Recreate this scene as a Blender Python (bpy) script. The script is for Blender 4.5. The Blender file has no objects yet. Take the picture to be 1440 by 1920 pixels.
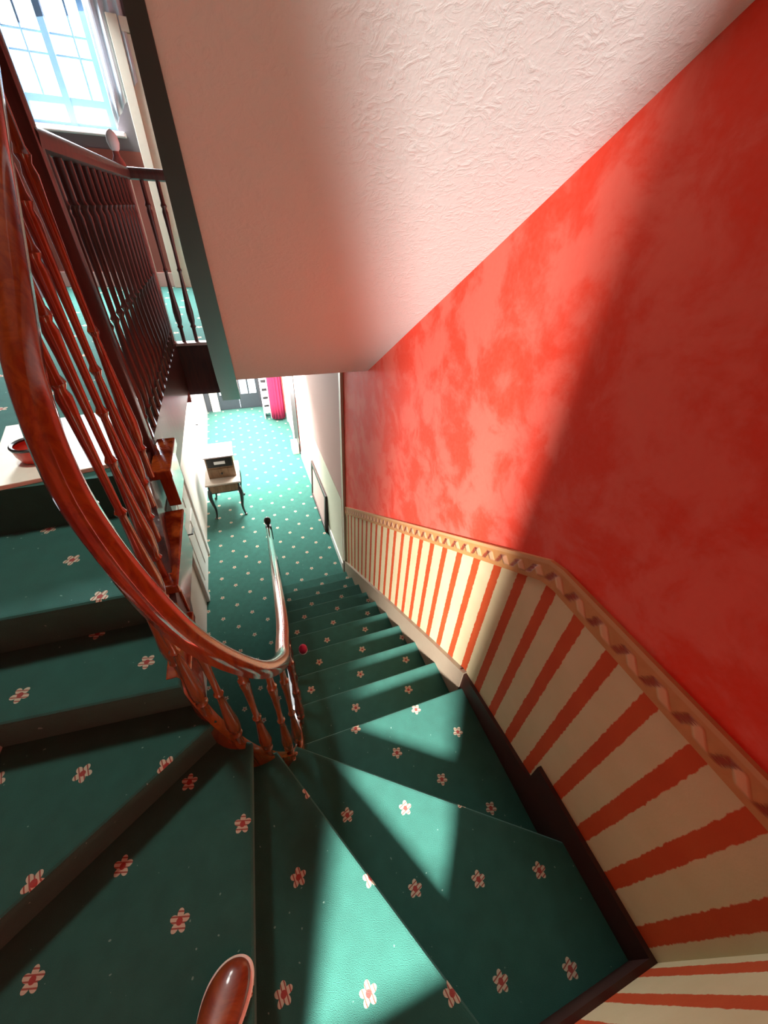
import bpy, bmesh, math, random
from mathutils import Vector, Matrix
random.seed(4)
C = bpy.context.scene
COL = C.collection
pi = math.pi

# ---------------------------------------------------------------- camera
cam = bpy.data.cameras.new('camera'); co = bpy.data.objects.new('camera', cam); COL.objects.link(co)
R3 = Matrix(((0.9393376, 0.17713673, -0.2937132), (-0.33990854, 0.59535104, -0.72802426), (0.04590262, 0.78369619, 0.61944591)))
co.matrix_world = Matrix.Translation((0, 0, 4.06)) @ R3.to_4x4()
cam.sensor_fit = 'HORIZONTAL'; cam.sensor_width = 36; cam.lens = 17.67; cam.clip_start = 0.02
C.camera = co
# ---------------------------------------------------------------- sky, daylight at the windows, added fill lamps
w = bpy.data.worlds.new('sky'); C.world = w; w.use_nodes = True
bg = w.node_tree.nodes['Background']; bg.inputs[0].default_value = (.80, .90, 1, 1); bg.inputs[1].default_value = 2.5
def lamp(name, kind, loc, energy, color, direction=(0, 0, -1), **kw):
    l = bpy.data.lights.new(name, kind); o = bpy.data.objects.new(name, l); COL.objects.link(o)
    o.location = loc; o.rotation_euler = Vector(direction).to_track_quat('-Z', 'Y').to_euler()
    l.energy = energy; l.color = color
    for k, v in kw.items(): setattr(l, k, v)
    return o
SRC = Vector((-1.18, -2.35, 4.46))
lamp('passage_window_daylight', 'AREA', SRC, 650, (1, .98, .94), Vector((.3, -.75, 1.55)) - SRC, shape='RECTANGLE', size=.28, size_y=.55, spread=math.radians(115))
lamp('landing_window_daylight', 'AREA', (-1.19, 5.98, 5.3), 330, (.85, .93, 1), (.22, -.62, -1), shape='RECTANGLE', size=.9, size_y=1.0, spread=math.radians(115))
lamp('hall_door_daylight', 'AREA', (-.13, 9.78, 1.2), 230, (.9, .98, 1), (0, -1, -.1), shape='RECTANGLE', size=.95, size_y=2.0)
lamp('hall_fill_light', 'AREA', (.0, 6.9, 2.8), 430, (.93, 1, .99), (-.05, .12, -1), shape='RECTANGLE', size=.6, size_y=1.8, spread=math.radians(130))  # added fill to brighten the hall, no such fixture known
lamp('landing_fill_light', 'AREA', (-.75, 1.7, 6.0), 8, (.97, 1, .95), (.05, -.12, -1), shape='DISK', size=.35, spread=math.radians(80))  # unseen soft fill added above the upper flight
C.view_settings.view_transform = 'Standard'; C.view_settings.look = 'None'
C.view_settings.gamma = 1; C.view_settings.use_curve_mapping = False; C.view_settings.exposure = 0.0

# ---------------------------------------------------------------- materials
def mat(name, rough=.6, base=(.5, .5, .5), spec=.5, sheen=0, emit=None, metal=0, coat=0):
    m = bpy.data.materials.new(name); m.use_nodes = True; b = m.node_tree.nodes['Principled BSDF']
    b.inputs['Base Color'].default_value = (*base, 1); b.inputs['Roughness'].default_value = rough
    b.inputs['Specular IOR Level'].default_value = spec; b.inputs['Metallic'].default_value = metal
    b.inputs['Sheen Weight'].default_value = sheen; b.inputs['Coat Weight'].default_value = coat
    b.inputs['Coat Roughness'].default_value = .08
    return m
class NT:
    def __init__(s, m): s.t = m.node_tree; s.b = s.t.nodes['Principled BSDF']
    def n(s, k, **kw):
        x = s.t.nodes.new(k)
        for a, v in kw.items(): setattr(x, a, v)
        return x
    def l(s, a, b): s.t.links.new(a, b)
    def put(s, sock, v):
        if isinstance(v, (int, float)): sock.default_value = v
        elif isinstance(v, tuple): sock.default_value = v if len(v) == 4 or sock.type == 'VECTOR' else (*v, 1)
        else: s.l(v, sock)
    def m(s, op, a, b=0, c=None, clamp=False):
        x = s.n('ShaderNodeMath', operation=op, use_clamp=clamp); s.put(x.inputs[0], a); s.put(x.inputs[1], b)
        if c is not None: s.put(x.inputs[2], c)
        return x.outputs[0]
    def mix(s, f, a, b):
        x = s.n('ShaderNodeMix', data_type='RGBA'); s.put(x.inputs[0], f); s.put(x.inputs[6], a); s.put(x.inputs[7], b); return x.outputs[2]
    def noise(s, scale, detail=3, vec=None, rough=.5, dist=0):
        x = s.n('ShaderNodeTexNoise'); x.inputs['Scale'].default_value = scale; x.inputs['Detail'].default_value = detail
        x.inputs['Roughness'].default_value = rough; x.inputs['Distortion'].default_value = dist
        if vec is not None: s.l(vec, x.inputs['Vector'])
        return x.outputs['Fac']
    def ss(s, v, lo, hi):
        x = s.n('ShaderNodeMapRange', interpolation_type='SMOOTHSTEP'); s.put(x.inputs[0], v); x.inputs[1].default_value = lo; x.inputs[2].default_value = hi; return x.outputs[0]
    def bump(s, h, strength, dist=.01):
        x = s.n('ShaderNodeBump'); x.inputs['Strength'].default_value = strength; x.inputs['Distance'].default_value = dist
        s.l(h, x.inputs['Height']); s.l(x.outputs[0], s.b.inputs['Normal'])
    def pos(s): return s.n('ShaderNodeNewGeometry').outputs['Position']
    def obj(s): return s.n('ShaderNodeTexCoord').outputs['Object']
    def sep(s, v): x = s.n('ShaderNodeSeparateXYZ'); s.l(v, x.inputs[0]); return x.outputs
    def base(s, v): s.put(s.b.inputs['Base Color'], v)

def carpet_mat():
    m = mat('green carpet', .95, spec=.1, sheen=.12); N = NT(m)
    N.b.inputs['Sheen Roughness'].default_value = .6
    o = N.obj(); x, y, z = N.sep(o); S = .245
    def cell(v):
        f = N.m('FRACT', N.m('ADD', N.m('DIVIDE', v, S), 100.5)); return N.m('MULTIPLY', N.m('SUBTRACT', f, .5), S)
    cx, cy = cell(x), cell(y)
    r = N.m('SQRT', N.m('ADD', N.m('MULTIPLY', cx, cx), N.m('MULTIPLY', cy, cy)))
    th = N.m('ARCTAN2', cy, cx)
    pet = N.m('ABSOLUTE', N.m('COSINE', N.m('MULTIPLY', th, 2.5)))
    R = N.m('MULTIPLY_ADD', pet, .013, .014)
    inside = N.m('LESS_THAN', r, R)
    nz = N.sep(N.n('ShaderNodeNewGeometry').outputs['Normal'])[2]
    inside = N.m('MULTIPLY', inside, N.m('GREATER_THAN', nz, .5))
    stripe = N.m('GREATER_THAN', N.m('SINE', N.m('MULTIPLY', N.m('ADD', cx, N.m('MULTIPLY', cy, .6)), 480)), .55)
    core = N.m('LESS_THAN', r, .0085)
    fl = N.mix(stripe, (.54, .50, .36), (.30, .10, .07)); fl = N.mix(core, fl, (.33, .06, .05))
    g = N.noise(14, 4, o); h = N.noise(420, 2, o)
    green = N.mix(g, (.019, .085, .066), (.030, .145, .112))
    green = N.mix(N.m('MULTIPLY', h, .35), green, (.02, .08, .06))
    specks = N.m('GREATER_THAN', N.noise(55, 1, o), .775)
    green = N.mix(N.m('MULTIPLY', specks, .5), green, (.35, .5, .42))
    N.base(N.mix(inside, green, fl)); N.bump(h, .6, .004)
    return m
def paper_red():
    m = mat('red sponged wallpaper', .75, spec=.25); N = NT(m); p = N.pos()
    a = N.noise(4.6, 6, p, .62, .35); b = N.noise(60, 3, p)
    c = N.mix(N.ss(a, .40, .60), (.80, .040, .012), (.84, .125, .085))
    c = N.mix(N.m('MULTIPLY', b, .3), c, (.88, .20, .15)); N.base(c); N.bump(b, .2, .002); return m
def paper_stripe(axis, off, period=.139):
    m = mat('cream and red striped wallpaper', .7, spec=.3); N = NT(m); p = N.pos(); v = N.sep(p)[axis]
    wob = N.m('MULTIPLY', N.m('SUBTRACT', N.noise(45, 3, p), .5), .012)
    f = N.m('FRACT', N.m('ADD', N.m('DIVIDE', N.m('ADD', N.m('SUBTRACT', v, off), wob), period), 100))
    d = N.m('ABSOLUTE', N.m('SUBTRACT', f, .5))
    s = N.ss(d, .308, .335)
    n = N.noise(8, 4, p)
    N.base(N.mix(s, N.mix(n, (.62, .50, .28), (.74, .61, .38)), N.mix(n, (.52, .05, .010), (.62, .10, .025)))); N.bump(N.noise(120, 2, p), .2, .002); return m
def border_mat():
    m = mat('scrolled wallpaper border', .6, spec=.4); N = NT(m)
    uv = N.n('ShaderNodeUVMap').outputs[0]; u, v, _ = N.sep(uv)
    ph = N.m('MULTIPLY', u, 62)
    wave = N.m('SINE', N.m('ADD', ph, N.m('MULTIPLY', v, 3.4)))
    w2 = N.m('SINE', N.m('SUBTRACT', N.m('MULTIPLY', ph, 1.0), N.m('MULTIPLY', v, 5)))
    band = N.m('MULTIPLY', N.ss(v, .18, .30), N.m('SUBTRACT', 1, N.ss(v, .62, .74)))
    dark = N.m('MULTIPLY', band, N.ss(N.m('ADD', wave, N.m('MULTIPLY', N.noise(38, 4, uv), 1.6)), 1.25, 1.8))
    lite = N.m('MULTIPLY', band, N.ss(w2, .1, .8))
    n = N.noise(30, 3, N.pos())
    base = N.mix(n, (.50, .20, .06), (.62, .30, .11))
    base = N.mix(N.ss(v, .80, .86), base, (.62, .33, .15))
    c = N.mix(lite, base, (.78, .40, .22)); c = N.mix(dark, c, (.34, .05, .02))
    N.base(c); N.bump(N.m('ADD', lite, N.m('MULTIPLY', dark, -1.2)), .6, .006); return m
def wood(name, a, b, rough=.25, coat=.4, scale=9):
    m = mat(name, rough, coat=coat); N = NT(m); o = N.obj()
    mp = N.n('ShaderNodeMapping'); mp.inputs['Scale'].default_value = (1, 1, .12); N.l(o, mp.inputs[0])
    n = N.noise(scale * 3, 6, mp.outputs[0], .6, 1.5); N.base(N.mix(N.ss(n, .3, .7), a, b)); N.bump(n, .08, .002); return m
def plaster(name, col, scale, strength, dist=.01, rough=.8):
    m = mat(name, rough, col, spec=.25); N = NT(m); p = N.pos()
    a = N.noise(scale, 6, p, .55, 1.6); b = N.noise(scale * 3.1, 3, p)
    N.base(N.mix(N.noise(1.5, 3, p), col, tuple(min(1, c * 1.06) for c in col)))
    N.bump(N.m('ADD', N.ss(a, .45, .75), N.m('MULTIPLY', b, .35)), strength, dist); return m
def plain(name, col, rough=.5, **kw):
    m = mat(name, rough, col, **kw); N = NT(m); n = N.noise(25, 3, N.obj())
    N.base(N.mix(n, tuple(c * .92 for c in col), tuple(min(1, c * 1.05) for c in col))); return m
def glass_mat():
    m = bpy.data.materials.new('window glass'); m.use_nodes = True; t = m.node_tree; t.nodes.clear()
    o = t.nodes.new('ShaderNodeOutputMaterial'); mx = t.nodes.new('ShaderNodeMixShader'); a = t.nodes.new('ShaderNodeBsdfTransparent'); g = t.nodes.new('ShaderNodeBsdfGlossy')
    g.inputs['Roughness'].default_value = .05; mx.inputs[0].default_value = .08
    t.links.new(a.outputs[0], mx.inputs[1]); t.links.new(g.outputs[0], mx.inputs[2]); t.links.new(mx.outputs[0], o.inputs[0]); return m
CARPET = carpet_mat(); RED = paper_red(); STR_Y = paper_stripe(1, .06); STR_X = paper_stripe(0, .02); BORDER = border_mat()
MAHOG = wood('varnished mahogany', (.20, .026, .006), (.32, .062, .009), .12, .9)
ORANGE = wood('golden brown varnished timber', (.20, .055, .012), (.32, .10, .020), .25, .5)
DARKW = wood('dark stained wood', (.035, .008, .006), (.075, .018, .011), .42, .12)
BLACKW = wood('near black stained wood', (.010, .008, .008), (.03, .02, .016), .3, .3)
TABLEW = wood('brown table wood', (.16, .085, .04), (.26, .15, .08), .35, .2)
ARTEX = plaster('textured white plaster', (.80, .79, .76), 30, .20, .010)
WHITE = plain('white gloss paint', (.78, .74, .70), .35); CREAM = plain('cream paint', (.72, .66, .52), .5)
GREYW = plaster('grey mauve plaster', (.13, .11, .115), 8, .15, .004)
STRINGM = plain('dark grey painted timber', (.045, .048, .046), .4)
SKIRT = plain('dark red brown skirting paint', (.045, .010, .006), .5)
GLASS = glass_mat()
CRIMSON = plain('crimson cloth', (.42, .015, .07), .8); PINK = plain('pink glass', (.85, .20, .42), .3)
LEATHER = wood('brown leather', (.16, .022, .006), (.34, .095, .025), .34, .25, 4); WELT = plain('cream welt rubber', (.95, .88, .76), .5)
LEATHER.node_tree.nodes['Principled BSDF'].inputs['Specular IOR Level'].default_value = .4

# ---------------------------------------------------------------- mesh helpers
def link(name, bm, m, parent=None, mats=None, smooth=False, origin=None, rot=0):
    bmesh.ops.recalc_face_normals(bm, faces=bm.faces)
    me = bpy.data.meshes.new(name)
    o = bpy.data.objects.new(name, me)
    if origin is not None:
        T = Matrix.Translation(origin) @ Matrix.Rotation(rot, 4, 'Z'); bm.transform(T.inverted())
    bm.to_mesh(me); bm.free()
    for x in (mats or [m]): me.materials.append(x)
    if smooth:
        for p in me.polygons: p.use_smooth = True
        try: me.set_sharp_from_angle(angle=math.radians(40))
        except Exception: pass
    COL.objects.link(o); o.parent = parent
    if origin is not None: o.matrix_local = T
    return o
def empty(name, loc=(0, 0, 0), rz=0):
    o = bpy.data.objects.new(name, None); COL.objects.link(o); o.location = loc; o.rotation_euler[2] = rz; o.empty_display_size = .1; return o
def tag(o, label=None, cat=None, group=None, kind=None):
    if label: o['label'] = label
    if cat: o['category'] = cat
    if group: o['group'] = group
    if kind: o['kind'] = kind
    return o
def box(bm, x0, x1, y0, y1, z0, z1, bev=0):
    vs = [bm.verts.new((x, y, z)) for x in (x0, x1) for y in (y0, y1) for z in (z0, z1)]
    f = [bm.faces.new([vs[i] for i in q]) for q in ((0, 1, 3, 2), (4, 6, 7, 5), (0, 4, 5, 1), (2, 3, 7, 6), (0, 2, 6, 4), (1, 5, 7, 3))]
    if bev:
        es = list({e for a in f for e in a.edges}); bmesh.ops.bevel(bm, geom=es, offset=bev, segments=2, affect='EDGES', profile=.6)
    return bm
def prism(bm, pts, axis, a, b):
    """extrude a polygon given in the two other axes from a to b along axis"""
    def P(p, t):
        return {0: (t, p[0], p[1]), 1: (p[0], t, p[1]), 2: (p[0], p[1], t)}[axis]
    lo = [bm.verts.new(P(p, a)) for p in pts]; hi = [bm.verts.new(P(p, b)) for p in pts]
    fl = bm.faces.new(lo); fh = bm.faces.new(hi); n = len(pts)
    for i in range(n): bm.faces.new((lo[i], lo[(i + 1) % n], hi[(i + 1) % n], hi[i]))
    return fh
def lathe(bm, prof, n=14, center=(0, 0), cap=True):
    rings = [[bm.verts.new((center[0] + r * math.cos(2 * pi * i / n), center[1] + r * math.sin(2 * pi * i / n), z)) for i in range(n)] for r, z in prof]
    for A, B in zip(rings, rings[1:]):
        for i in range(n): bm.faces.new((A[i], A[(i + 1) % n], B[(i + 1) % n], B[i]))
    if cap: bm.faces.new(rings[0]); bm.faces.new(rings[-1])
def spline(P, k=6):
    P = [Vector(p) for p in P]; out = []
    for i in range(len(P) - 1):
        a, b, c, d = P[max(i - 1, 0)], P[i], P[i + 1], P[min(i + 2, len(P) - 1)]
        for j in range(k):
            t = j / k; out.append(.5 * ((2 * b) + (c - a) * t + (2 * a - 5 * b + 4 * c - d) * t * t + (3 * b - a - 3 * c + d) * t ** 3))
    out.append(P[-1]); return out
def sweep(bm, path, prof, up=Vector((0, 0, 1)), scale=None):
    rings = []
    for i, p in enumerate(path):
        t = (path[min(i + 1, len(path) - 1)] - path[max(i - 1, 0)]).normalized()
        s = t.cross(up)
        if s.length < 1e-4: s = Vector((1, 0, 0))
        s.normalize(); u = s.cross(t).normalized(); k = scale(i / (len(path) - 1)) if scale else 1
        rings.append([bm.verts.new(p + s * a * k + u * b * k) for a, b in prof])
    n = len(prof)
    for A, B in zip(rings, rings[1:]):
        for i in range(n): bm.faces.new((A[i], A[(i + 1) % n], B[(i + 1) % n], B[i]))
    bm.faces.new(rings[0]); bm.faces.new(rings[-1])
def circ(r, n=8, sx=1): return [(r * sx * math.cos(2 * pi * i / n), r * math.sin(2 * pi * i / n)) for i in range(n)]
def BM(): return bmesh.new()
def wall_with_holes(bm, axis, a, b, u0, u1, z0, z1, holes):
    """wall slab from a to b along axis, spanning u0..u1 and z0..z1, with rectangular holes (u0,u1,z0,z1)"""
    us = sorted({u0, u1, *[h[0] for h in holes], *[h[1] for h in holes]}); us = [u for u in us if u0 <= u <= u1]
    for p, q in zip(us, us[1:]):
        cs = sorted([(max(h[2], z0), min(h[3], z1)) for h in holes if h[0] <= p + 1e-6 and h[1] >= q - 1e-6])
        z = z0
        for c0, c1 in cs + [(z1, z1)]:
            if c0 > z + 1e-6:
                if axis == 0: box(bm, a, b, p, q, z, c0)
                else: box(bm, p, q, a, b, z, c0)
            z = max(z, c1)

XW = .917; XL = -1.75; XS = -1.30; YB = -.28; TOP = 6.2; LAND = 3.23; YE = 6.0; YH = 9.8
# ---------------------------------------------------------------- floors
bm = BM(); box(bm, -1.0, 1.05, .3, YH + .1, -.15, 0)
tag(link('floor', bm, CARPET, origin=(.30, 5.05, 0), rot=pi / 4), 'green carpet with small cream flowers covering the lower hall', kind='structure')
bm = BM(); prism(bm, [(XL, 1.48), (-.42, 1.48), (-.42, 3.3), (XW, 3.3), (XW, YE + .1), (XL, YE + .1)], 2, 3.0, LAND)
tag(link('floor', bm, CARPET, origin=(-.95, 1.75, LAND), rot=pi / 4), 'green carpeted upper landing beyond the stair well', kind='structure')

# ---------------------------------------------------------------- walls
wr = tag(link('wall_right', box(BM(), XW, XW + .15, YB - .25, YH + .1, 0, TOP), RED), 'red sponged wallpaper wall beside the stairs', kind='structure')
def slope(y): return 3.15 if y < .64 else 3.15 - .655 * (y - .64)          # top of the border strip on the right wall
def low(y): return 1.90 if y < .87 else max(1.90 - .653 * (y - .87), 0)
yl = 3.52
bm = BM(); prism(bm, [(YB, 1.8), (.87, 1.8), (yl, 0), (yl, slope(yl) - .03), (.64, slope(.64) - .05), (YB, 3.10)], 0, XW - .004, XW + .01)
link('dado_paper', bm, STR_Y, wr)
bm = BM(); box(bm, XW - .008, XW, yl + .05, YH, 1.25, 3.0); link('upper_paper_haze', bm, plaster('haze paled wall tone', (.52, .33, .30), 8, .1, .003), wr)  # bright hall haze over the red wall, put into a pale colour
def strip(name, pts, h, a, b, axis, m, parent):
    """mitred band along a polyline (u,z = top edge); faces carry UVs along the run"""
    bm = BM(); uvl = bm.loops.layers.uv.new('UVMap'); L = 0
    for (u0, z0), (u1, z1) in zip(pts, pts[1:]):
        d = math.hypot(u1 - u0, z1 - z0); n = max(1, int(d / .05))
        for i in range(n):
            t0, t1 = i / n, (i + 1) / n; q = []
            for t in (t0, t1): q.append((u0 + (u1 - u0) * t, z0 + (z1 - z0) * t))
            def V(u, z, s): return bm.verts.new((s, u, z) if axis == 0 else (u, s, z))
            vs = [V(q[0][0], q[0][1], a), V(q[1][0], q[1][1], a), V(q[1][0], q[1][1] - h, a), V(q[0][0], q[0][1] - h, a)]
            f = bm.faces.new(vs)
            for lp, uvv in zip(f.loops, ((L + d * t0, 1), (L + d * t1, 1), (L + d * t1, 0), (L + d * t0, 0))): lp[uvl].uv = uvv
            wv = [V(q[0][0], q[0][1], b), V(q[1][0], q[1][1], b), V(q[1][0], q[1][1] - h, b), V(q[0][0], q[0][1] - h, b)]
            bm.faces.new((vs[0], wv[0], wv[1], vs[1])); bm.faces.new((vs[3], vs[2], wv[2], wv[3]))
        L += d
    return link(name, bm, m, parent)
strip('border_strip', [(YB, 3.15), (.60, 3.15), (.66, 3.137), (yl, slope(yl))], .105, XW - .014, XW, 0, BORDER, wr)
bm = BM(); box(bm, XW - .012, XW, yl + .16, 7.0, .13, 1.25); link('plain_dado', bm, CREAM, wr)
bm = BM(); box(bm, XW - .03, XW, yl, yl + .07, 0, 3.05, .006); tag(link('trim_1', bm, CREAM), 'cream vertical trim where the striped stair wall ends', kind='structure')
# stepped dark skirting on the right wall and a painted wall string down the straight flight
bm = BM(); prism(bm, [(YB, 1.8), (.86, 1.8), (.90, 2.02), (.62, 2.06), (.30, 2.10), (.30, 2.24), (YB, 2.24)], 0, XW - .022, XW)
tag(link('baseboard_right', bm, SKIRT), 'dark skirting board stepping round the winding treads', kind='structure')
bm = BM(); prism(bm, [(.86, 1.75), (yl + .1, .02), (yl + .1, .26), (1.2, 1.83), (.86, 2.04)], 0, XW - .03, XW)
tag(link('baseboard_right', bm, plain('beige skirting paint', (.36, .27, .19), .5)), 'beige sloping skirting beside the straight flight', kind='structure')
bm = BM(); box(bm, XW - .025, XW, yl + .16, 7.0, 0, .13, .004)
tag(link('baseboard_right', bm, WHITE), 'pale skirting along the right side of the hall', kind='structure')

bm = BM(); wall_with_holes(bm, 1, YB - .12, YB, XS - .6, XW + .15, 1.6, TOP, [(-.30, .134, 2.50, 4.93)])
wb = tag(link('wall_back', bm, RED), 'wall behind the viewer with an opening to a passage', kind='structure')
bm = BM(); box(bm, .16, XW - .004, YB, YB + .004, 1.8, 3.10); link('dado_paper', bm, STR_X, wb)
strip('border_strip', [(.16, 3.15), (XW - .014, 3.15)], .105, YB + .012, YB, 1, BORDER, wb)
link('skirting', box(BM(), .36, XW - .022, YB, YB + .02, 2.09, 2.24), SKIRT, wb)
def child(o, p, loc):
    o.parent = p; o.matrix_parent_inverse = Matrix.Translation((-loc[0], -loc[1], -loc[2])); return o
# passage behind the opening, with a small bright window of its own
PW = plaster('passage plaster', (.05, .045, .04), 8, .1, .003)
bm = BM(); box(bm, -2.3, 1.07, -2.75, YB - .12, 2.35, 2.50); tag(link('floor', bm, CARPET, origin=(0, -1, 2.5)), 'carpeted floor of the passage behind the viewer', kind='structure')
bm = BM(); wall_with_holes(bm, 1, -2.75, -2.60, -2.3, 1.07, 2.5, 5.2, [(-1.40, -.96, 4.1, 4.9)]); box(bm, -2.45, -2.3, -2.75, YB - .12, 2.35, 5.2); box(bm, 1.0, 1.07, -2.6, YB - .12, 2.5, 5.2)
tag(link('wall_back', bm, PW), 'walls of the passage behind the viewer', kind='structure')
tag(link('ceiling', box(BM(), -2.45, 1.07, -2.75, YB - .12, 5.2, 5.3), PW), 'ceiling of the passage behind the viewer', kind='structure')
wn = tag(empty('window_1', (-1.18, -2.68, 4.1)), 'small window of the passage behind the viewer', kind='structure'); O1 = (-1.18, -2.68, 4.1)
fr = BM()
for x in (-1.38, -1.18, -.98): box(fr, x - .02, x + .02, -2.70, -2.66, 4.1, 4.9)
for z in (4.12, 4.88): box(fr, -1.40, -.96, -2.70, -2.66, z - .02, z + .02)
child(link('window_frame', fr, WHITE), wn, O1)
for x in (-1.28, -1.08): child(link('pane', box(BM(), x - .08, x + .08, -2.682, -2.678, 4.14, 4.86), GLASS), wn, O1)
bm = BM(); box(bm, XS - .6, XS, YB, 1.33, 1.6, TOP)
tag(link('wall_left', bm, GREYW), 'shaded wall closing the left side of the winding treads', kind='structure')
bm = BM(); box(bm, XL - .15, XL, 1.2, YE + .2, 2.9, TOP); box(bm, XL - .1, XS - .5, 1.2, 1.33, 2.9, TOP)
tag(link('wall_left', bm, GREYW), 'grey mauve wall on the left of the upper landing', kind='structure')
bm = BM(); wall_with_holes(bm, 1, YE, YE + .25, XL - .1, XW + .1, 2.9, TOP, [(-1.66, -.72, 4.60, 6.0)])
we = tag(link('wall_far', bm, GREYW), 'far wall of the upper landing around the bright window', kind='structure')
bm = BM(); box(bm, XL, -.47, YE - .012, YE, LAND, 4.45); link('dado_panel', bm, plain('red brown dado paint', (.22, .055, .035), .6), we)
tag(link('baseboard_far', box(BM(), XL, -.50, YE - .03, YE - .01, LAND, LAND + .15, .004), plain('pinkish skirting paint', (.55, .33, .28), .4)), 'pinkish skirting below the landing window', kind='structure')
tag(link('ceiling', box(BM(), XL - .2, XW + .2, YB - .3, YE + .3, TOP, TOP + .1), ARTEX), 'high ceiling over the stair well', kind='structure')
tag(link('wall_left', box(BM(), -1.05, -.93, .3, YH + .1, 0, 2.9), plaster('off white painted wall', (.62, .56, .50), 6, .1, .003)), 'off white left wall of the lower hall', kind='structure')
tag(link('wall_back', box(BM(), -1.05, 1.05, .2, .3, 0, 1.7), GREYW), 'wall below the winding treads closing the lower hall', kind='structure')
bm = BM(); wall_with_holes(bm, 1, YH, YH + .12, -1.05, 1.05, 0, 3.0, [(-.62, .36, 0, 2.2)])
tag(link('wall_far', bm, plain('dark grey hall wall', (.06, .06, .07), .5)), 'dark wall at the far end of the lower hall', kind='structure')
tag(link('ceiling', box(BM(), -1.05, 1.05, YE, YH + .2, 2.9, 3.1), WHITE), 'ceiling of the far lower hall', kind='structure')

# ---------------------------------------------------------------- sloping soffit of the flight above
def sz(y): return 3.122 + .62 * (2.765 - y)
bm = BM(); prism(bm, [(YB - .1, sz(YB - .1)), (2.765, sz(2.765)), (3.32, 3.12), (3.32, 3.3), (2.9, 3.55), (YB - .1, 5.5)], 0, -.036, XW + .02)
tag(link('ceiling', bm, ARTEX), 'white textured plaster soffit sloping under the flight above', kind='structure')
bm = BM(); rows = []
for y, xl in ((YB, -.058), (.9, -.060), (1.15, -.076), (1.45, -.094), (2.5, -.143), (3.30, -.175)):
    zb = sz(y) - .012; rows.append([bm.verts.new(v) for v in ((xl, y, zb), (-.032, y, zb), (-.032, y, zb + .33), (xl, y, zb + .33))])
for A, B in zip(rows, rows[1:]):
    for i in range(4): bm.faces.new((A[i], A[(i + 1) % 4], B[(i + 1) % 4], B[i]))
bm.faces.new(rows[0]); bm.faces.new(rows[-1])
tag(link('trim_2', bm, STRINGM), 'dark grey timber string edging the white plaster soffit', kind='structure')

# ---------------------------------------------------------------- carpeted staircase
st = tag(empty('staircase', (.45, 2.2, 0)), 'winding staircase with dark green flowered carpet, beside the red and striped wall', 'staircase')
def step(poly, z, org, rot, drop=.25):
    """first edge of the outline is the nosing; the riser below it is set back"""
    bm = BM(); top = prism(bm, poly, 2, z - .036, z)
    bmesh.ops.bevel(bm, geom=list(top.edges), offset=.014, segments=3, affect='EDGES', profile=.6)
    A, B = Vector(poly[0]), Vector(poly[1]); n = Vector(((B - A).y, -(B - A).x)).normalized()
    cen = sum((Vector(p) for p in poly), Vector((0, 0))) / len(poly)
    if n.dot(cen - A) < 0: n = -n
    body = [tuple(A + n * .032), tuple(B + n * .032)] + list(poly[2:])
    prism(bm, body, 2, z - drop, z - .034)
    o = link('tread', bm, CARPET, origin=(org[0], org[1], z), rot=rot)
    return child(o, st, (.45, 2.2, 0))
def ang(a, b): return math.atan2(b[1] - a[1], b[0] - a[0])
for k in range(1, 10):                                    # straight flight
    y = .844 + .291 * k; z = 1.90 - .19 * k
    step([(-.03, y), (XW - .01, y), (XW - .01, y - .34), (-.03, y - .34)], z, (.18 + .12 * (k % 3), y - .12, 0), pi / 4, z if z < .25 else .25)
W = [  # winders: outline, level, flower position, lattice direction
    ([(-.05, .844), (XW - .01, .844), (XW - .01, -.06), (-.11, .69)], 1.90, (.591, .816), ang((.224, .83), (.591, .816)) + pi / 4),
    ([(-.062, .775), (XW - .01, .065), (XW - .01, YB), (.26, YB), (-.19, .655)], 2.09, (.332, .386), ang((.332, .386), (.378, .575))),
    ([(-.135, .706), (.364, YB), (-.37, YB), (-.26, .69)], 2.28, (.114, .21), ang((.114, .21), (-.116, .292))),
    ([(-.205, .692), (-.275, YB), (XS, YB), (XS, .22), (-.32, .75)], 2.47, (-.254, .449), ang((-.254, .449), (-.432, .285))),
    ([(-.29, .718), (XS, .08), (XS, .98), (-.365, .86)], 2.66, (-.677, .685), ang((-.677, .685), (-.431, .623))),
    ([(-.355, .765), (XS, .85), (XS, 1.16), (-.37, 1.10)], 2.85, (-.81, .889), pi / 4),
    ([(-.37, 1.02), (XS, 1.055), (XS, 1.58), (-.40, 1.58)], 3.04, (-.682, 1.258), 2.1)]
for p, z, o, a in W: step(p, z, o, a)
# strings of the well: one band follows the straight flight, the turn and the upper flight
def well(t):                                              # semicircle of the turn, t from 0 (lower side) to 1
    a = -pi * t; return (-.2 + .155 * math.cos(a), .845 + .155 * math.sin(a))
SP = [(-.035, 3.75, .12), (-.035, 3.3, .36), (-.035, 2, 1.21), (-.04, 1.1, 1.80), (-.045, .9, 1.95)]
for i, zz in enumerate((2.0, 2.10, 2.24, 2.40, 2.58, 2.74, 2.86)): x, y = well((i + .5) / 7); SP.append((x, y, zz))
SP += [(-.36, 1.0, 2.98), (-.375, 1.2, 3.13), (-.41, 1.42, 3.25), (-.42, 1.7, 3.25), (-.42, 3.28, 3.25)]
def band(bm, path, th, h):
    rings = []
    for i, p in enumerate(path):
        t = path[min(i + 1, len(path) - 1)] - path[max(i - 1, 0)]; t.z = 0; t.normalize(); s = Vector((t.y, -t.x, 0))
        rings.append([bm.verts.new(p + s * a + Vector((0, 0, b))) for a, b in ((-th / 2, 0), (th / 2, 0), (th / 2, -h), (-th / 2, -h))])
    for A, B in zip(rings, rings[1:]):
        for i in range(4): bm.faces.new((A[i], A[(i + 1) % 4], B[(i + 1) % 4], B[i]))
    bm.faces.new(rings[0]); bm.faces.new(rings[-1])
path = spline(SP, 4)
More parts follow.
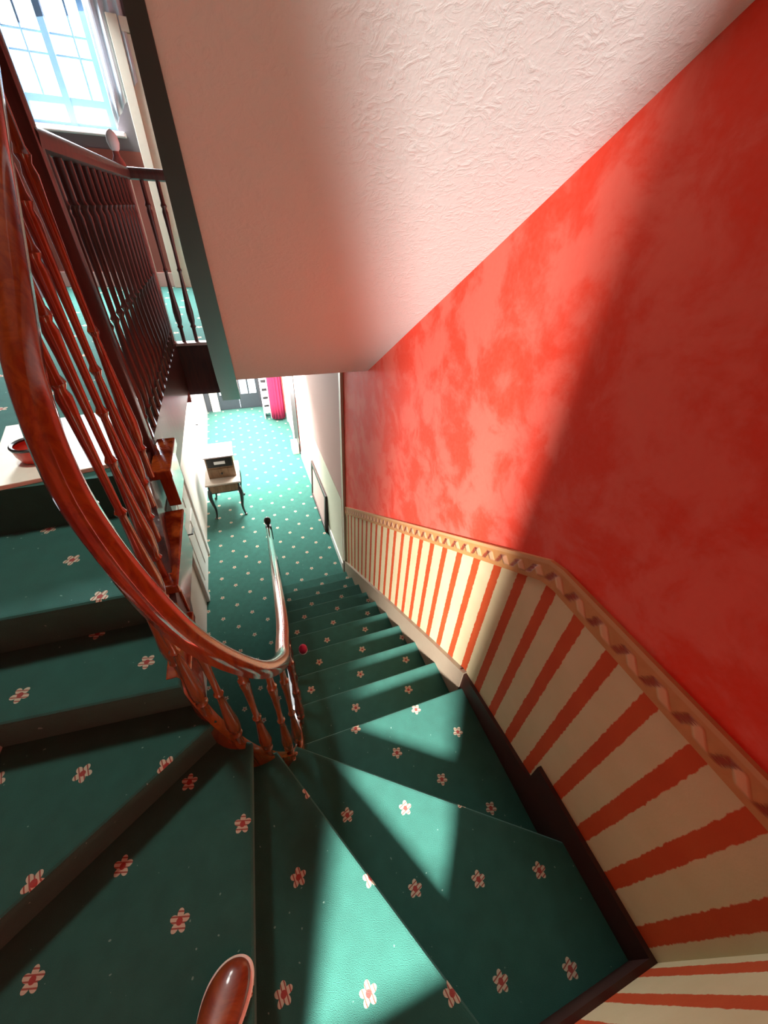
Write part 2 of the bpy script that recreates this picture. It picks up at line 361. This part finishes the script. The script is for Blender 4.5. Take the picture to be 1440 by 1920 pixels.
i1 = 4 * 3; i2 = 4 * 12
bm = BM(); band(bm, path[:i1 + 1], .035, .30); child(link('outer_string', bm, DARKW, smooth=True), st, (.45, 2.2, 0))
bm = BM(); band(bm, path[i1:i2 + 1], .035, .30); child(link('curved_string', bm, ORANGE, smooth=True), st, (.45, 2.2, 0))
bm = BM(); band(bm, path[i2:], .035, .34); child(link('outer_string', bm, DARKW, smooth=True), st, (.45, 2.2, 0))
# timber tread ends showing on the well side of the upper flight
for y0, y1, z in ((.80, 1.06, 2.85), (1.02, 1.46, 3.04), (1.46, 1.75, 3.23)):
    bm = BM(); box(bm, -.40, -.325, y0, y1, z - .035, z + .004, .006); box(bm, -.385, -.338, y0 + .05, y1 - .03, z - .20, z - .035, .004)
    child(link('tread_end', bm, MAHOG), st, (.45, 2.2, 0))
# fascia panels of the landing
bm = BM(); box(bm, -.46, -.06, 3.265, 3.30, 2.86, LAND); a = link('landing_fascia', bm, DARKW); child(a, st, (.45, 2.2, 0))
bm = BM(); box(bm, -.47, -.06, 3.245, 3.31, LAND, LAND + .022, .005); child(link('landing_nosing', bm, plain('pale worn timber edge', (.50, .38, .33), .35)), st, (.45, 2.2, 0))

# ---------------------------------------------------------------- balustrade
bl = tag(empty('balustrade', (-.2, .845, 2.2)), 'glossy red brown wooden handrail with turned balusters curving round the stair well', 'banister')
BO = (-.2, .845, 2.2)
rail = [(-.012, 3.86, .86), (-.012, 3.4, 1.13), (-.015, 2.2, 1.86), (-.02, 1.3, 2.40), (-.035, 1.0, 2.58), (-.05, .84, 2.71), (-.12, .705, 2.93), (-.24, .662, 3.24), (-.34, .745, 3.55), (-.370, .86, 3.77),
        (-.370, 1.0, 3.93), (-.375, 1.2, 4.12), (-.39, 1.42, 4.29), (-.41, 1.62, 4.42)]
RP = [(a * .84, b * .84) for a, b in [(-.033, -.012), (-.030, -.028), (-.012, -.036), (.012, -.036), (.030, -.028), (.033, -.012), (.036, .006), (.028, .022), (.014, .030), (0, .032), (-.014, .030), (-.028, .022), (-.036, .006)]]
rp = spline(rail, 8)
bm = BM(); sweep(bm, rp, RP); child(link('handrail', bm, MAHOG, smooth=True), bl, BO)
bm = BM(); sweep(bm, [Vector((-.415, 1.62, 4.18)), Vector((-.42, 3.27, 4.18))], RP); child(link('handrail', bm, DARKW, smooth=True), bl, BO)
bm = BM(); sweep(bm, [Vector((-.42, 3.27, 4.18)), Vector((-.13, 3.27, 4.18))], RP); child(link('handrail', bm, DARKW, smooth=True), bl, BO)
def unit_baluster():
    P = [(.013, 0), (.013, .10), (.020, .115), (.014, .13), (.021, .16), (.0235, .22), (.018, .30), (.012, .42), (.010, .48), (.016, .495), (.010, .51), (.0105, .62), (.014, .78), (.017, .83), (.012, .85), (.018, .865), (.012, .88), (.012, 1)]
    bm = BM(); lathe(bm, P, 10); return bm
ub = {}
def baluster(x, y, z0, z1, m=MAHOG):
    if m.name not in ub:
        o = link('baluster', unit_baluster(), m, smooth=True); ub[m.name] = o.data
    else:
        o = bpy.data.objects.new('baluster', ub[m.name]); COL.objects.link(o)
    o.location = (x - BO[0], y - BO[1], z0 - BO[2]); o.scale = (1, 1, z1 - z0); o.parent = bl
def zat(P, y, x=None):
    best = min(P, key=lambda p: (p.y - y) ** 2 + ((p.x - x) ** 2 if x is not None else 0)); return best.z
dn = [p for p in spline(rail, 30)]; sn = spline(SP, 30)
for k in range(20):                                       # straight flight
    y = 3.72 - k * .1455
    baluster(-.02, y, zat(sn, y, -.03) - .02, zat(dn, y, -.02) - .02, DARKW if k < 18 else MAHOG)
for i in range(6):
    x, y = well((i + .5) / 6); baluster(x, y, zat(sn, y, x) - .02, zat(dn, y, x) - .02, ORANGE)
for y in (.97, 1.08, 1.19, 1.30): baluster(-.365 - (y - .97) * .06, y, zat(sn, y, -.37) - .02, zat(dn, y, -.37) - .02)
baluster(-.385, 1.42, 3.24, 4.27)
for k in range(13): y = 1.73 + k * .119; baluster(-.415, y, 3.24, 4.16, DARKW)
for x in (-.345, -.26, -.18): baluster(x, 3.28, 3.25, 4.16, DARKW)
bm = BM(); box(bm, -.045, .035, 3.84, 3.92, 0, .30, .004); lathe(bm, [(.028, .30), (.034, .33), (.026, .36), (.03, .45), (.022, .62), (.026, .66), (.034, .68)], 14, (-.005, 3.88)); box(bm, -.042, .032, 3.843, 3.917, .68, .89, .006)
lathe(bm, [(.018, .885), (.015, .91), (.028, .925), (.040, .95), (.044, .975), (.040, 1.0), (.026, 1.018), (.006, 1.025)], 16, (-.005, 3.88))
nw = child(tag(link('newel_post', bm, BLACKW, smooth=True), 'near black newel post with ball finial at the foot of the stairs'), bl, BO)
bm = BM(); box(bm, -.44, -.39, 1.60, 1.65, 3.20, 4.44, .005); lathe(bm, [(.015, 4.44), (.03, 4.46), (.035, 4.49), (.02, 4.52), (.004, 4.53)], 12, (-.415, 1.625)); child(link('newel_post', bm, DARKW, smooth=True), bl, BO)
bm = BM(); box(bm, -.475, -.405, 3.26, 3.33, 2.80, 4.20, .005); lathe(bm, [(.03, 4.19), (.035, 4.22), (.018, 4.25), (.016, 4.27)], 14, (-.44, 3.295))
nl = child(tag(link('newel_post', bm, wood('varnished wood with painted highlight', (.26, .085, .07), (.42, .15, .13), .22, .7), smooth=True), 'newel post at the corner of the landing, its highlight painted pinkish'), bl, BO)  # pink tone paints the highlight on the post
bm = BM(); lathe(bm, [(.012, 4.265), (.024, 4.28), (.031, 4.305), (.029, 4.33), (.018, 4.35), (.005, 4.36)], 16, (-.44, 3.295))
fo = tag(link('finial', bm, plain('finial whitened for glare', (.85, .85, .85), .3), smooth=True), 'rounded finial coloured white for the window glare'); fo.parent = nl  # white colour stands in for glare on the finial

# ---------------------------------------------------------------- landing: window, curtain, door, cream board, bowl
wn = tag(empty('window_2', (-1.19, 6.1, 4.6)), 'bright small paned window at the end of the upper landing', kind='structure'); O2 = (-1.19, 6.1, 4.6)
blue = plain('blue grey window paint', (.16, .28, .42), .4)
fr = BM()
for x in (-1.66, -1.455, -1.10, -.755): box(fr, x - .028, x + .028, 6.04, 6.10, 4.60, 6.0)
for z in (4.60, 4.775, 5.99): box(fr, -1.655, -.735, 6.045, 6.095, z - .025, z + .025)
child(link('window_frame', fr, blue), wn, O2)
fr = BM()
for x in (-.885, -1.28): box(fr, x - .007, x + .007, 6.06, 6.08, 4.78, 6.0)
for z in (5.07, 5.20, 5.5, 5.8): box(fr, -1.44, -.76, 6.062, 6.078, z - .006, z + .006)
child(link('glazing_bar', fr, blue), wn, O2)
for x0, x1 in ((-1.63, -1.48), (-1.43, -1.13), (-1.07, -.78)):
    for z0, z1 in ((4.62, 4.75), (4.80, 5.97)): child(link('pane', box(BM(), x0, x1, 6.068, 6.072, z0, z1), GLASS), wn, O2)
child(link('window_sill', box(BM(), -1.72, -.66, 5.90, 6.05, 4.545, 4.585, .008), WHITE), wn, O2)
# pale curtain with its lower edge swept back to the sill
bm = BM(); cols = []
for i in range(25):
    t = i / 24; x = -.72 + .30 * t; f = .02 * math.sin(t * 26)
    zb = 4.60 + .36 * t ** .8
    cols.append([bm.verts.new((x, 5.93 + f, zb + (5.95 - zb) * j / 8)) for j in range(9)])
for A, B in zip(cols, cols[1:]):
    for j in range(8): bm.faces.new((A[j], B[j], B[j + 1], A[j + 1]))
o = link('curtain', bm, plain('pale blue white sheer cloth', (.62, .68, .74), .8), smooth=True)
sm = o.modifiers.new('t', 'SOLIDIFY'); sm.thickness = .004
tag(o, 'pale curtain hanging at the right side of the landing window', 'curtain')
dr = tag(empty('door_1', (-.1, 5.95, LAND)), 'cream door with dark knob at the end of the upper landing', kind='structure'); OD = (-.1, 5.95, LAND)
bm = BM(); box(bm, -.47, .32, 5.93, 5.97, LAND, 5.25, .003)
for z0, z1 in ((3.35, 3.95), (4.15, 5.1)):
    for x0, x1 in ((-.38, -.12), (-.02, .24)): box(bm, x0, x1, 5.918, 5.932, z0, z1, .006)
child(link('door_panel', bm, CREAM), dr, OD)
bm = BM(); box(bm, -.56, -.47, 5.90, 6.0, LAND, 5.35, .004); box(bm, .32, .41, 5.90, 6.0, LAND, 5.35, .004); box(bm, -.46, .31, 5.905, 5.995, 5.255, 5.345, .004)
child(link('architrave', bm, CREAM), dr, OD)
bm = BM(); bmesh.ops.create_uvsphere(bm, u_segments=14, v_segments=8, radius=.04, matrix=Matrix.Translation((-.34, 5.88, 3.71)))
child(tag(link('door_knob', bm, BLACKW, smooth=True), 'dark round door knob'), dr, OD)
o = link('board', box(BM(), -.20, .20, -.275, .275, 0, .018, .003), plain('cream laminate', (.90, .85, .68), .5)); o.location = (-.765, 1.78, LAND); o.rotation_euler[2] = .2
tag(o, 'flat cream board lying on the landing carpet beside the handrail', 'board')
bo = tag(empty('bowl', (-.80, 1.66, LAND + .018)), 'small red bowl with dark rim standing on the cream board', 'bowl')
bm = BM(); lathe(bm, [(.040, 0), (.050, .004), (.060, .03), (.062, .06), (.056, .06), (.052, .03), (.03, .01)], 20); link('bowl_body', bm, plain('red glazed ceramic', (.62, .06, .035), .25), bo, smooth=True)
bm = BM(); bmesh.ops.create_uvsphere(bm, u_segments=8, v_segments=4, radius=.001)
bm.free(); bm = BM(); lathe(bm, [(.054, .058), (.065, .058), (.066, .065), (.060, .069), (.053, .065), (.054, .058)], 24, cap=False); link('rim', bm, BLACKW, bo, smooth=True)

# ---------------------------------------------------------------- hall: table, box, doors, curtain, frame
tb = tag(empty('side_table', (-.54, 5.66, 0)), 'small brown side table with dark cabriole legs against the left hall wall', 'table')
bm = BM(); box(bm, -.27, .25, -.32, .34, .655, .685, .008); link('tabletop', bm, plain('pale polished table top', (.48, .40, .33), .3), tb)
bm = BM(); box(bm, -.24, .22, -.29, .31, .50, .655); link('apron', bm, BLACKW, tb)
bm = BM(); box(bm, -.215, .195, -.302, -.285, .52, .64, .004); dw = link('drawer', bm, TABLEW, tb)
for x in (-.22, .20):
    for y in (-.27, .28):
        s = 1 if x > 0 else -1; t = -1 if y < 0 else 1
        P = [(x, y, .56), (x + .02 * s, y + .018 * t, .46), (x + .012 * s, y + .01 * t, .32), (x - .005 * s, y - .004 * t, .18), (x + .006 * s, y + .004 * t, .06), (x + .025 * s, y + .02 * t, .012)]
        bm = BM(); sweep(bm, spline(P, 4), circ(.030), up=Vector((0, 1, 0)), scale=lambda t: 1.25 - .75 * min(1, t * 1.3) + (.35 if t > .93 else 0)); link('leg', bm, BLACKW, tb, smooth=True)
cb = tag(empty('cabinet_box', (-.53, 5.72, .685)), 'small two drawer wooden box with dark front and white card on the side table', 'box')
bm = BM(); box(bm, -.21, .19, -.20, .22, 0, .36, .006); link('carcass', bm, TABLEW, cb)
bm = BM(); box(bm, -.225, .205, -.22, .24, .36, .38, .005); link('lid', bm, plain('lilac grey polished top', (.50, .44, .46), .2), cb)
bm = BM(); box(bm, -.19, .17, -.214, -.20, .20, .345, .004); d1 = link('drawer', bm, BLACKW, cb)
child(link('card', box(BM(), -.09, .07, -.218, -.213, .25, .30), plain('white card', (.85, .85, .85), .6)), d1, (0, 0, 0))
bm = BM(); box(bm, -.19, .17, -.214, -.20, .03, .17, .004); d2 = link('drawer', bm, TABLEW, cb)
bm = BM(); bmesh.ops.create_uvsphere(bm, u_segments=10, v_segments=6, radius=.017, matrix=Matrix.Translation((-.01, -.228, .09))); child(link('knob', bm, BLACKW, smooth=True), d2, (0, 0, 0))

def hall_door(n, y0, y1, x, s, m, label, h=2.1, handle=True):
    """door leaf flush in a side wall; s = direction into the hall"""
    d = tag(empty('door_%d' % n, (x, (y0 + y1) / 2, 0)), label, kind='structure'); O = (x, (y0 + y1) / 2, 0)
    def X(a, b): return (min(x + s * a, x + s * b), max(x + s * a, x + s * b))
    bm = BM(); box(bm, *X(0, .018), y0, y1, .01, h)
    for z0, z1 in ((.2, .95), (1.15, h - .12)):
        for a, b in ((.12, .46), (.54, .88)): box(bm, *X(.016, .028), y0 + (y1 - y0) * a, y0 + (y1 - y0) * b, z0, z1, .005)
    child(link('door_panel', bm, m), d, O)
    bm = BM()
    for a, b, c, e in ((y0 - .1, y0, 0, h + .1), (y1, y1 + .1, 0, h + .1), (y0, y1, h, h + .1)): box(bm, *X(0, .04), a, b, c, e, .006)
    child(link('architrave', bm, m), d, O)
    if handle:
        hb = BM(); sweep(hb, [Vector((x + s * .02, y0 + .07, 1.02)), Vector((x + s * .075, y0 + .07, 1.02)), Vector((x + s * .075, y0 + .18, 1.01))], circ(.01)); child(link('door_handle', hb, BLACKW, smooth=True), d, O)
hall_door(2, 3.75, 4.55, -.93, 1, WHITE, 'white panelled door nearest the stairs on the left side of the hall')
hall_door(3, 6.75, 7.55, -.93, 1, WHITE, 'second white panelled door further along the left side of the hall')
hall_door(4, 7.95, 8.75, XW, -1, WHITE, 'white door on the right side at the far end of the hall', handle=False)
# dark sheet painting the shade of an open doorway on the right
d5 = tag(link('door_5', box(BM(), XW - .02, XW - .002, 7.12, 7.82, 0, 2.1, .003), plain('doorway shade tone', (.035, .028, .024), .5)), 'dark sheet painting the shade of an open doorway on the right side of the hall', kind='structure')
bd = tag(link('carton', box(BM(), XW - .16, XW - .03, 7.15, 7.42, 0, .22, .008), CREAM), 'small cream carton on the floor before the dark doorway', 'box')
# framed picture leaning on the right wall
pf = tag(empty('framed_picture', (XW - .06, 5.1, 0)), 'dark framed pinkish picture leaning low against the right hall wall', 'picture')
bm = BM()
for y0, y1, z0, z1 in ((-.55, .55, 0, .07), (-.55, .55, .63, .70), (-.55, -.48, .07, .63), (.48, .55, .07, .63)): box(bm, -.02, .015, y0, y1, z0, z1, .006)
link('picture_frame', bm, DARKW, pf); link('picture', box(BM(), -.005, .01, -.48, .48, .07, .63), plain('faded pink print', (.58, .38, .34), .5), pf); pf.rotation_euler[1] = .05
# far double door with glass
dd = tag(empty('door_6', (-.13, YH, 0)), 'dark double door with bright glass panes at the far end of the hall', kind='structure'); O6 = (-.13, YH, 0)
for x0, x1 in ((-.62, -.135), (-.125, .36)):
    bm = BM(); box(bm, x0, x1, YH + .02, YH + .06, .01, .38, .004)
    for a, b in ((x0, x0 + .055), ((x0 + x1) / 2 - .018, (x0 + x1) / 2 + .018), (x1 - .055, x1)): box(bm, a, b, YH + .02, YH + .06, .38, 2.18)
    for z in (1.25, 2.14): box(bm, x0, x1, YH + .02, YH + .06, z - .04, z + .04)
    child(link('door_leaf', bm, plain('dark grey door paint', (.05, .055, .065), .3)), dd, O6)
    for a, b in ((x0 + .055, (x0 + x1) / 2 - .018), ((x0 + x1) / 2 + .018, x1 - .055)):
        for z0, z1 in ((.38, 1.21), (1.29, 2.10)): child(link('pane', box(BM(), a, b, YH + .038, YH + .042, z0, z1), GLASS), dd, O6)
link_bm = BM(); box(link_bm, -.80, -.62, YH - .05, YH, 0, 2.2, .005)
tag(link('trim_3', link_bm, CREAM), 'cream post left of the far double door', kind='structure')
# crimson curtain, hung in folds
bm = BM(); cols = []
for i in range(41):
    t = i / 40; a = pi * (.15 + 1.5 * t); rr = .15 + .018 * math.sin(t * 60)
    cols.append([bm.verts.new((.70 + rr * math.cos(a + pi / 2), 8.95 + rr * .8 * math.sin(a + pi / 2), .06 + 2.2 * j / 6)) for j in range(7)])
for A, B in zip(cols, cols[1:]):
    for j in range(6): bm.faces.new((A[j], B[j], B[j + 1], A[j + 1]))
o = link('curtain', bm, CRIMSON, smooth=True); sm = o.modifiers.new('t', 'SOLIDIFY'); sm.thickness = .008
tag(o, 'crimson curtain hanging beside the far white door', 'curtain')
rk = tag(empty('shoe_rack', (.47, 9.2, 0)), 'narrow white slatted rack beside the crimson curtain', 'rack')
for x in (-.075, .075): link('side_panel', box(BM(), x - .01, x + .01, -.15, .15, 0, 1.1, .003), WHITE, rk)
for k in range(5): link('shelf', box(BM(), -.066, .066, -.15, .15, .15 + .2 * k, .18 + .2 * k, .003), WHITE, rk)

# ---------------------------------------------------------------- small ornament on the stairs
orn = tag(empty('bauble', (.075, 1.60, 1.522)), 'small crimson and white bauble lying on a stair beside the balusters', 'ornament')
bm = BM(); lathe(bm, [(.004, .0), (.022, .006), (.030, .03), (.028, .055), (.015, .078), (.004, .085)], 14); link('bauble_body', bm, CRIMSON, orn, smooth=True)
bm = BM(); lathe(bm, [(.012, -.001), (.027, .004), (.032, .018), (.031, .022)], 14, cap=False); link('white_base', bm, plain('white enamel', (.9, .85, .85), .3), orn, smooth=True)

# ---------------------------------------------------------------- shoe at the bottom edge
sh = tag(empty('shoe', (-.345, .02, 2.472), -.50), "person's brown leather shoe with cream welt on the green carpet tread", 'shoe')
# outline in shoe axes: y forward; (y, half width left, half width right)
OUT = [(-.15, .004, .004), (-.147, .018, .018), (-.135, .030, .029), (-.10, .034, .032), (-.05, .034, .030), (0, .040, .034), (.05, .050, .043), (.085, .051, .047), (.115, .044, .045), (.138, .031, .037), (.152, .015, .024), (.156, .001, .008)]
OUT = [(y, a * (1.28 if y > -.05 else 1.1), b * 1.02) for y, a, b in OUT]
def loft(secs, nm, m, par):
    bm = BM(); rings = [[bm.verts.new(v) for v in s] for s in secs]; n = len(secs[0])
    for A, B in zip(rings, rings[1:]):
        for i in range(n): bm.faces.new((A[i], A[(i + 1) % n], B[(i + 1) % n], B[i]))
    bm.faces.new(rings[0]); bm.faces.new(rings[-1])
    o = link(nm, bm, m, par, smooth=True); s = o.modifiers.new('s', 'SUBSURF'); s.levels = s.render_levels = 2; return o
ring = [(-a, y) for y, a, b in OUT] + [(b, y) for y, a, b in reversed(OUT)]
def ringz(k, z, dy=0): return [(x * k, y * (1 - (1 - k) * .35) + dy, z) for x, y in ring]
loft([ringz(1.03, 0), ringz(1.06, .004), ringz(1.06, .014), ringz(1.02, .018)], 'welt', WELT, sh)
loft([ringz(.93, 0.0), ringz(1.0, .001), ringz(1.0, .012), ringz(.9, .0125)], 'sole', BLACKW, sh)
secs = []
for y, a, b in OUT:
    hh = .038 + .030 * max(0, min(1, (.12 - y) / .12)) + .01 * max(0, min(1, -y / .1))
    hh *= max(.25, min(1, (a + b) / .06))
    sec = []
    for i in range(12):
        t = pi * i / 11; c = math.cos(t); s = math.sin(t)
        sec.append(((b if c > 0 else a) * .97 * math.copysign(abs(c) ** .75, c), y * .985, .016 + hh * s ** .7 if s > 1e-6 else .014))
    secs.append(sec)
loft(secs, 'upper', LEATHER, sh)
bm = BM(); lathe(bm, [(.036, .06), (.033, .10), (.030, .105), (.028, .07)], 18, (0, -.085), cap=False); link('collar', bm, LEATHER, sh, smooth=True)
